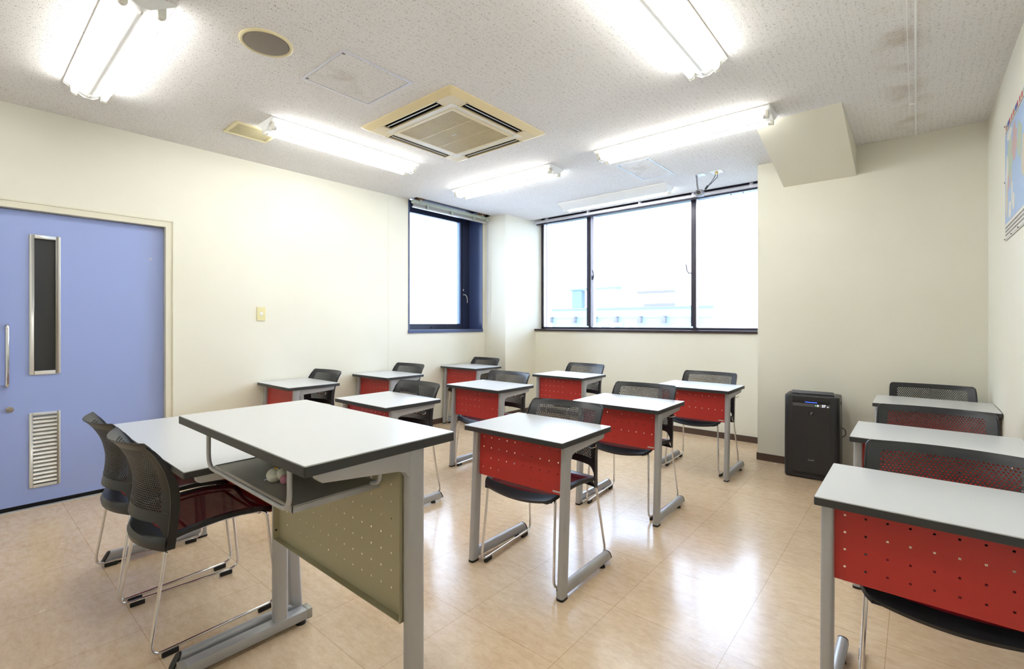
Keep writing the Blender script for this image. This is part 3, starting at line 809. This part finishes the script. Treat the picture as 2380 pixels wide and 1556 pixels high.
HOL = (10, 4, 0.0507, 0.638, 0.0507)
desk0 = empty('student_desk')
desk_parts(desk0, 0.597, 0.445, 0.70, 'red', HOL)
GD = 'single student desks with red panels'
desks = [
 (-1.4610, 1.702, 0.9, 'nearest one in the open middle of the floor'),
 (-1.4620, 2.706, 1.0, 'middle-column desk directly behind the front middle desk'),
 (-1.3850, 3.830, 0.0, 'back one of the column beside the air purifier'),
 (-2.6850, 3.836, 0.0, 'back one before the wide window'),
 (-2.7450, 2.722, -0.6, 'second row, right of the left-wall column'),
 (-4.1060, 3.850, 0.0, 'farthest desk by the left wall, under the narrow side window'),
 (-2.7700, 1.722, 0.0, 'desk half hidden right behind the teacher lectern top'),
 (-4.1050, 2.665, 0.5, 'second desk along the left wall, by the panel seam'),
 (-4.1130, 1.745, 0.0, 'nearest desk by the left wall, below the switch plate'),
 (0.0640, 1.676, 0.0, 'nearest desk at the right edge, cut off by the frame'),
 (0.0640, 2.672, 0.0, 'second desk from the camera along the right wall'),
 (0.0800, 3.900, 0.0, 'farthest desk along the right wall, right of the air purifier'),
]
for i, (x, y, r_, lb) in enumerate(desks):
    d = desk0 if i == 0 else copy_tree(desk0)
    d.location = (x, y, 0); d.rotation_euler = (0, 0, math.radians(r_))
    tag(d, 'white-topped desk with red panel, ' + lb, 'desk', GD)

td = empty('teacher_desk', (-2.54, 0.972, 0), PI)
desk_parts(td, 1.20, 0.447, 0.70, 'red', (21, 4, 0.0507, 0.638, 0.0507), panel_z=(0.412, 0.672))
tag(td, 'wide low white-topped desk behind the lectern, with two chairs pushed in', 'desk')

# ------------------------------------------------------------------ lectern
lc = empty('lectern', (-1.490, 0.962, 0), PI)
tag(lc, 'tall white-topped lectern in front with olive grey perforated panel and under-shelf', 'lectern')
W, D, zt = 0.905, 0.452, 0.90; hw = W / 2; zb = zt - 0.026
MB().rbox(-hw + 0.0015, hw - 0.0015, 0.0015, D - 0.0015, zt - 0.004, zt, 0.004, 2).build('tabletop', 'white', lc)
MB().rbox(-hw, hw, 0, D, zb, zt - 0.003, 0.005, 3).build('edge_band', 'edge', lc)
lx = hw - 0.035
for s in (-1, 1):
    MB().loft([[(x_, y_, z_) for x_, y_ in rrect(s * lx - 0.019, s * lx + 0.019, 0.095, 0.150, 0.014, 5)] for z_ in (0.055, zb)]).build('leg', 'steel', lc)
    arm = MB().prism([(0.14, zb), (0.145, zb - 0.085), (0.160, zb - 0.062), (0.185, zb - 0.054), (D - 0.055, zb - 0.030), (D - 0.043, zb - 0.020), (D - 0.040, zb)], 'x', s * lx - 0.014, s * lx + 0.014)
    arm.build('support_arm', 'steel', lc, bevel=0.003)
    ft = MB().rbox(s * lx - 0.024, s * lx + 0.024, 0.014, D - 0.002, 0.018, 0.056, 0.004, 2, 'y').build('foot', 'steel', lc)
    for ya, yb_ in ((0.004, 0.022), (D - 0.010, D + 0.008)):
        MB().rbox(s * lx - 0.0255, s * lx + 0.0255, ya, yb_, 0.016, 0.058, 0.005, 2, 'y').build('end_cap', 'shelf', ft)
    for yy in (0.040, D - 0.05):
        MB().cyl((s * lx, yy, 0), (s * lx, yy, 0.018), 0.020, 20, 0.018).build('adjuster', 'blk', ft)
px = lx - 0.019; z0, z1, yp = 0.385, zb, 0.135
xs = [-px]; nx, nz, pt, sz = 14, 8, 0.0507, 0.0028
for i in range(nx): c_ = (i - (nx - 1) / 2) * pt; xs += [c_ - sz, c_ + sz]
xs.append(px); zs = [z0]
for j in range(nz): c_ = z0 + 0.068 + j * 0.0498; zs += [c_ - sz, c_ + sz]
zs.append(z1)
p = MB(); nX = len(xs); fs = []
for j in range(len(zs) - 1):
    for i in range(nX - 1):
        if i % 2 == 1 and j % 2 == 1: continue
        fs.append((j * nX + i, j * nX + i + 1, (j + 1) * nX + i + 1, (j + 1) * nX + i))
p.add([(x_, yp, z_) for z_ in zs for x_ in xs], fs)
p.box(-px, px, yp, yp + 0.020, z0, z0 + 0.002); p.box(px - 0.002, px, yp, yp + 0.022, z0, z1); p.box(-px, -px + 0.002, yp, yp + 0.022, z0, z1)
pn = p.build('modesty_panel', 'olive', lc, solid=0.0015)
for s in (-1, 1): MB().cyl((s * (px - 0.003), yp + 0.012, 0.42), (s * (px - 0.0045), yp + 0.012, 0.42), 0.004, 10).build('panel_bolt', 'blk', pn)
# hanging shelf (local x mirrored)
sx0, sx1 = -0.290, 0.250
shf = MB().box(sx0, sx1, 0.148, 0.404, 0.7535, 0.755).build('shelf', 'shelf', lc)
MB().box(sx0, sx0 + 0.002, 0.148, 0.404, 0.738, 0.757).box(sx1 - 0.002, sx1, 0.148, 0.404, 0.738, 0.757).box(sx0, sx1, 0.402, 0.404, 0.740, 0.7565).box(sx0, sx1, 0.148, 0.150, 0.740, 0.7565).build('shelf_lip', 'steel', shf)
for yy in (0.424, 0.175):
    MB().tube(bend([(-0.320, yy, zb), (-0.320, yy, 0.757), (0.245, yy, 0.757), (0.245, yy, zb)] if yy > 0.3 else [(-0.335, yy, zb), (-0.335, yy, 0.770), (-0.292, yy, 0.758)], 0.045, 7), 0.0065, 12).build('shelf_rod', 'steel', lc)
MB().tube(bend([(0.285, 0.175, zb), (0.285, 0.175, 0.770), (0.248, 0.175, 0.758)], 0.045, 7), 0.0065, 12).build('shelf_rod', 'steel', lc)

# plush key ring on the shelf
pk = tag(empty('plush_key_ring', (-1.430, 0.612, 0.755)), 'small cream plush key ring with orange and pink bits on the lectern shelf', 'key ring')
pb = MB().ball((0, 0, 0.020), 0.02, 18, 12, (0.024, 0.020, 0.020)).ball((0.020, 0.012, 0.024), 0.014, 14, 10, (0.016, 0.014, 0.016))
pb.build('body', 'plush', pk)
MB().ball((0.002, 0.006, 0.0385), 0.006, 10, 6, (0.009, 0.006, 0.004)).build('beak', 'orange', pk)
MB().ball((0.012, 0.006, 0.0395), 0.003, 8, 6).build('bead', 'alu', pk)
MB().ball((0.044, 0.010, 0.014), 0.012, 12, 8, (0.012, 0.012, 0.013)).build('pompom', 'pink', pk)
rgm = MB()
for cx_, cy_, q in ((-0.030, 0.004, 0.008), (-0.036, -0.004, 0.007)):
    rgm.tube([(cx_ + q * math.cos(2 * PI * k / 14), cy_ + q * math.sin(2 * PI * k / 14), 0.006 + 0.005 * math.sin(2 * PI * k / 14)) for k in range(15)], 0.0013, 6)
rgm.build('ring', 'chrome', pk)

# ------------------------------------------------------------------ chairs
BK = [(0.372, -0.186), (0.42, -0.180), (0.465, -0.176), (0.52, -0.172), (0.56, -0.171), (0.613, -0.176), (0.67, -0.190), (0.72, -0.212), (0.755, -0.232), (0.780, -0.256)]
def interp(tab, z):
    if z <= tab[0][0]: return tab[0][1]
    for (a, fa), (b_, fb) in zip(tab, tab[1:]):
        if z <= b_: return fa + (fb - fa) * (z - a) / (b_ - a)
    return tab[-1][1]
def ye(z):
    return sum(interp(BK, z + d) for d in (-0.016, -0.008, 0, 0.008, 0.016)) / 5 if z < 0.76 else interp(BK, z)
HW = [(0.37, 0.222), (0.47, 0.228), (0.60, 0.232), (0.70, 0.231), (0.75, 0.230), (0.768, 0.228), (0.776, 0.222), (0.780, 0.214)]
BU = [(0.37, 0.085), (0.47, 0.078), (0.60, 0.062), (0.70, 0.058), (0.78, 0.062)]
def PB(s, z, off=0.0):
    """point of the back shell; s in [-0.23, 0.23]"""
    u = s / 0.23; x = u * interp(HW, z)
    lift = 0.0
    if z > 0.74: lift = 0.006 * (u * u) * (z - 0.74) / 0.04
    return (x, ye(z) - interp(BU, z) * (1 - u * u) + off, z + lift)

def chair_proto():
    root = empty('mesh_chair')
    # backrest shell with perforations
    mb = MB()
    def strip(s0, s1, z0, z1, ns, nz):
        v = [PB(s0 + (s1 - s0) * i / ns, z0 + (z1 - z0) * j / nz) for j in range(nz + 1) for i in range(ns + 1)]
        mb.add(v, [(j * (ns + 1) + i, j * (ns + 1) + i + 1, (j + 1) * (ns + 1) + i + 1, (j + 1) * (ns + 1) + i) for j in range(nz) for i in range(ns)], True)
    NX, NZ = 34, 28; S = 0.188; za, zb_ = 0.514, 0.752
    dx = 2 * S / NX; dz = (zb_ - za) / NZ
    def cellrow(j, i):
        x0_ = -S + i * dx + (dx / 2 if j % 2 else 0); z0_ = za + j * dz
        o = [(x0_, z0_), (x0_ + dx / 2, z0_), (x0_ + dx, z0_), (x0_ + dx, z0_ + dz), (x0_ + dx / 2, z0_ + dz), (x0_, z0_ + dz)]
        cx_, cz_ = x0_ + dx / 2, z0_ + dz / 2; rx, rz_ = dx * 0.31, dz * 0.42
        n6 = [(cx_ - rx, cz_ - rz_ * 0.5), (cx_, cz_ - rz_), (cx_ + rx, cz_ - rz_ * 0.5), (cx_ + rx, cz_ + rz_ * 0.5), (cx_, cz_ + rz_), (cx_ - rx, cz_ + rz_ * 0.5)]
        P6 = [PB(a, b_) for a, b_ in o] + [PB(a, b_) for a, b_ in n6]
        mb.add(P6, [(k, (k + 1) % 6, 6 + (k + 1) % 6, 6 + k) for k in range(6)], True)
    for j in range(NZ):
        for i in range(NX if j % 2 == 0 else NX - 1): cellrow(j, i)
        if j % 2:
            for a in (-S, S - dx / 2):
                z0_ = za + j * dz
                mb.add([PB(a, z0_), PB(a + dx / 2, z0_), PB(a + dx / 2, z0_ + dz), PB(a, z0_ + dz)], [(0, 1, 2, 3)], True)
    strip(-0.23, -S, za, zb_, 3, NZ); strip(S, 0.23, za, zb_, 3, NZ)
    strip(-S, S, zb_, 0.780, NX * 2, 5); strip(-0.23, -S, zb_, 0.780, 3, 5); strip(S, 0.23, zb_, 0.780, 3, 5)
    def zlow(s_): return 0.474 - 0.040 * (max(0.0, abs(s_) - 0.150) / 0.055) ** 3
    ss = [-0.23, -0.2175, -0.205, -0.196] + [-S + 2 * S * i / 72 for i in range(73)] + [0.196, 0.205, 0.2175, 0.23]
    vv_ = []; n_s = len(ss)
    for j in range(9):
        for q in ss:
            lo = 0.378 if abs(q) >= 0.2049 else zlow(q)
            vv_.append(PB(q, lo + (za - lo) * j / 8))
    mb.add(vv_, [(j * n_s + i, j * n_s + i + 1, (j + 1) * n_s + i + 1, (j + 1) * n_s + i) for j in range(8) for i in range(n_s - 1) if not (abs(ss[i]) < 0.2049) != (abs(ss[i + 1]) < 0.2049)], True)
    # the two rails meet the arch
    for sg in (-1, 1):
        lo = zlow(0.196); a_ = [PB(sg * 0.196, lo + (za - lo) * j / 8) for j in range(9)]
        b_ = [PB(sg * 0.205, lo - 0.012 + (za - lo + 0.012) * j / 8) for j in range(9)]
        mb.add(a_ + b_, [(j, j + 1, 10 + j, 9 + j) for j in range(8)], True)
    bk = mb.build('backrest', 'plastic', root, solid=0.0035)
    # stiff side flanges of the shell
    for s in (-1, 1):
        rr_ = []
        for k in range(22):
            z = 0.378 + (0.772 - 0.378) * k / 21; p0 = Vector(PB(s * 0.226, z))
            wd = 0.026 if z < 0.62 else 0.026 - 0.018 * (z - 0.62) / 0.152
            rr_.append([(p0.x - 0.004 * s, p0.y - 0.004, z), (p0.x + 0.004 * s, p0.y - 0.003, z), (p0.x + 0.004 * s, p0.y + wd, z), (p0.x - 0.001 * s, p0.y + wd, z)])
        MB().loft(rr_, True, False).build('back_flange', 'plastic', bk)
    # seat
    ZP = [(-0.19, 0.426), (-0.12, 0.439), (-0.03, 0.450), (0.05, 0.453), (0.12, 0.447), (0.17, 0.438), (0.20, 0.428), (0.222, 0.412)]
    def SP(u, y, dzz=0.0):
        hwx = 0.216 if y > 0.10 else 0.222
        if y > 0.15: hwx = 0.216 - 0.034 * ((y - 0.15) / 0.072) ** 2.5
        bul = (0.012 + 0.013 * max(0.0, min(1.0, (y - 0.10) / 0.10))) * (1 - u * u)
        yb_ = y
        if y < -0.12: yb_ = y - 0.045 * (1 - u * u) * min(1, (-0.12 - y) / 0.07)
        z = sum(interp(ZP, y + d) for d in (-0.015, 0, 0.015)) / 3
        return (u * hwx, yb_, z - bul - dzz)
    NU, NY = 20, 26; ys = [-0.19 + (0.412) * j / NY for j in range(NY + 1)]
    fr_, ms = MB(), MB()
    us = [-1, -0.93, -0.86] + [-0.86 + 1.72 * k / 16 for k in range(1, 16)] + [0.86, 0.93, 1]
    V = [SP(u, y) for y in ys for u in us]; n = len(us); ff, fm = [], []
    for j in range(NY):
        for i in range(n - 1):
            q = (j * n + i, j * n + i + 1, (j + 1) * n + i + 1, (j + 1) * n + i)
            rim = i < 2 or i > n - 4 or ys[j] < -0.17 or ys[j] > 0.165
            (ff if rim else fm).append(q)
    fr_.add(V, ff, True)
    # front lip, side skirts and rear pan
    lip = [[SP(u, 0.222) for u in us], [(SP(u, 0.222)[0], SP(u, 0.222)[1] - 0.004, SP(u, 0.222)[2] - 0.012) for u in us], [(SP(u, 0.2)[0] * 0.97, 0.195, SP(u, 0.222)[2] - 0.016) for u in us]]
    fr_.loft(lip, False, True, False)
    for s in (-1, 1):
        fr_.loft([[SP(s, y) for y in ys], [(SP(s, y)[0] + 0.002 * s, y, SP(s, y)[2] - 0.016) for y in ys], [(SP(s, y)[0] - 0.02 * s, y, SP(s, y)[2] - 0.016) for y in ys]], False, True, False)
    pan_ = []
    for yo, z in ((0, 0.0), (-0.004, -0.010), (-0.007, -0.028), (-0.004, -0.048), (0.01, -0.054)):
        row = []
        for u in us:
            x_, y_, z_ = SP(u, -0.19); k_ = 1 - abs(u) ** 4
            row.append((x_, y_ + yo * (0.5 + k_) - 0.010 * (1 - u * u) * min(1, -z / 0.03), 0.424 + z if z < 0 else z_))
        pan_.append(row)
    fr_.loft(pan_, False, True, False)
    fr_.build('seat_frame', 'plastic', root, solid=0.003)
    ms.add(V, fm, True)
    ms.build('seat_mesh', 'seatmesh', root)
    # chrome sled legs
    for s in (-1, 1):
        pts = [(s * 0.175, 0.150, 0.414), (s * 0.200, 0.176, 0.405), (s * 0.216, 0.215, 0.021), (s * 0.240, -0.245, 0.021), (s * 0.214, -0.188, 0.385), (s * 0.205, -0.182, 0.410)]
        MB().tube(bend(pts, 0.045, 6), 0.0062, 10).build('sled_leg', 'chrome', root)
        for t_ in (0.12, 0.86):
            a, b_ = Vector((s * 0.216, 0.215, 0)), Vector((s * 0.240, -0.245, 0)); c_ = a.lerp(b_, t_); d_ = (b_ - a).normalized() * 0.026
            n_ = Vector((d_.y, -d_.x, 0)).normalized() * 0.008
            gl = MB().loft([[c_ + d_ * k1 + n_ * k2 + Vector((0, 0, z_)) for k1, k2 in ((-1, -1), (1, -1), (1, 1), (-1, 1))] for z_ in (0.0, 0.021)])
            gl.build('glide', 'blk', root, bevel=0.003)
    for y_, z_ in ((0.150, 0.412), (-0.10, 0.418)):
        MB().tube([(-0.19, y_, z_ - 0.002), (-0.17, y_, z_ - 0.006), (0.17, y_, z_ - 0.006), (0.19, y_, z_ - 0.002)], 0.0058, 8).build('crossbar', 'chrome', root)
    for s in (-1, 1):
        MB().tube([(s * 0.19, y_, interp(ZP, y_) - 0.026) for y_ in (0.15, 0.08, 0.0, -0.08, -0.14, -0.182)], 0.0055, 8).build('side_bar', 'chrome', root)
    return root

chair0 = chair_proto()
GC = 'black mesh-back chairs with dark red seats'
chairs = [
 (-1.464, 1.955, 182.5, 'at the front middle desk'),
 (-1.474, 2.975, 182.0, 'second in the middle column, between two desks'),
 (-1.402, 4.130, 179.5, 'at the back desk in the column beside the air purifier'),
 (-2.708, 4.165, 178.0, 'in front of the wide window, left of its middle mullion'),
 (-2.764, 2.985, 182.0, 'at the second-row desk right of the left-wall column'),
 (-4.115, 4.100, 178.0, 'farthest by the left wall, under the narrow side window'),
 (-2.792, 1.990, 182.0, 'behind the desk that the lectern top partly hides'),
 (-4.124, 2.940, 182.0, 'second along the left wall, by the panel seam'),
 (-4.136, 2.005, 182.5, 'nearest student chair by the left wall, below the switch plate'),
 (0.085, 1.965, 180.0, 'at the nearest desk at the right edge'),
 (0.072, 2.990, 180.5, 'at the second desk along the right wall'),
 (0.085, 4.225, 181.0, 'farthest along the right wall, right of the air purifier'),
 (-2.330, 0.705, 0.0, 'nearer of the two at the wide teacher desk'),
 (-2.850, 0.705, 0.0, 'farther of the two at the wide teacher desk, beside the blue door'),
]
for i, (x, y, r_, lb) in enumerate(chairs):
    c_ = chair0 if i == 0 else copy_tree(chair0)
    c_.location = (x, y, 0); c_.rotation_euler = (0, 0, math.radians(r_))
    tag(c_, 'black mesh-back chair ' + lb, 'chair', GC)

# ------------------------------------------------------------------ outside
struct(MB().box(-140, 60, 6.2, 160, -9.3, -9.0).box(-140, -5.2, -60, 6.2, -9.3, -9.0).build('ground', 'ground'))
ob = tag(empty('neighbouring_building', (-12.86, 25, -9)), 'pale cyan clad building with lamps seen through the wide window', 'building')
def ou(*a): return MB().box(*a)
ou(-4.97, 4.97, 0, 0.3, 0, 11.03).build('wall', 'cyanwall', ob)
ou(-4.96, 4.96, 0.3, 8, 0, 11.0).build('side_wall', 'whitewall', ob)
ou(-5.02, 5.02, -0.06, 0.36, 11.03, 11.13).build('parapet_cap', 'capgrey', ob)
ou(-4.97, 4.97, -0.012, 0, 10.50, 10.515).build('cladding_joint', 'capgrey', ob)
for x in (-17.75, -15.97, -14.55, -13.14, -11.68, -10.29, -8.75):
    lx_ = x + 12.86
    MB().box(lx_ - 0.05, lx_ + 0.05, -0.30, 0, 10.52, 10.60).box(lx_ - 0.10, lx_ + 0.10, -0.40, -0.12, 10.22, 10.52).build('wall_lamp', 'lavender', ob, bevel=0.02)
text_mesh('JEEP', 1.6, 'sign_letters', 'whitewall', ob, (-0.65, -0.03, 9.60), (PI / 2, 0, 0), 0.02, 1.12, 0.04)
ou(-4.95, -1.05, 2.0, 5.0, 12.45, 13.1).build('penthouse_fascia', 'whitewall', ob)
ou(-4.75, -3.98, 1.96, 2.4, 11.13, 12.38).build('penthouse_panel', 'bluepanel', ob)
ou(-4.90, -1.1, 1.9, 2.05, 12.38, 12.48).build('penthouse_beam', 'bluepanel', ob)
ou(-1.45, -1.12, 1.96, 2.5, 11.13, 12.38).build('penthouse_panel', 'cyanwall', ob)
ou(-3.9, -1.5, 2.6, 5.0, 11.13, 12.45).build('penthouse_wall', 'whitewall', ob)
o2 = tag(empty('apartment_building', (-20, 48, -9)), 'distant white apartment block with lavender balcony bands', 'building')
ou(-6, 7, 0, 10, 0, 14.5).build('wall', 'whitewall', o2)
for x0_, x1_, z0_, z1_ in ((-3.5, 1.2, 13.35, 13.6), (-2.0, 1.2, 11.9, 12.25)):
    ou(x0_, x1_, -0.5, 0, z0_, z1_).build('balcony', 'lavender', o2)
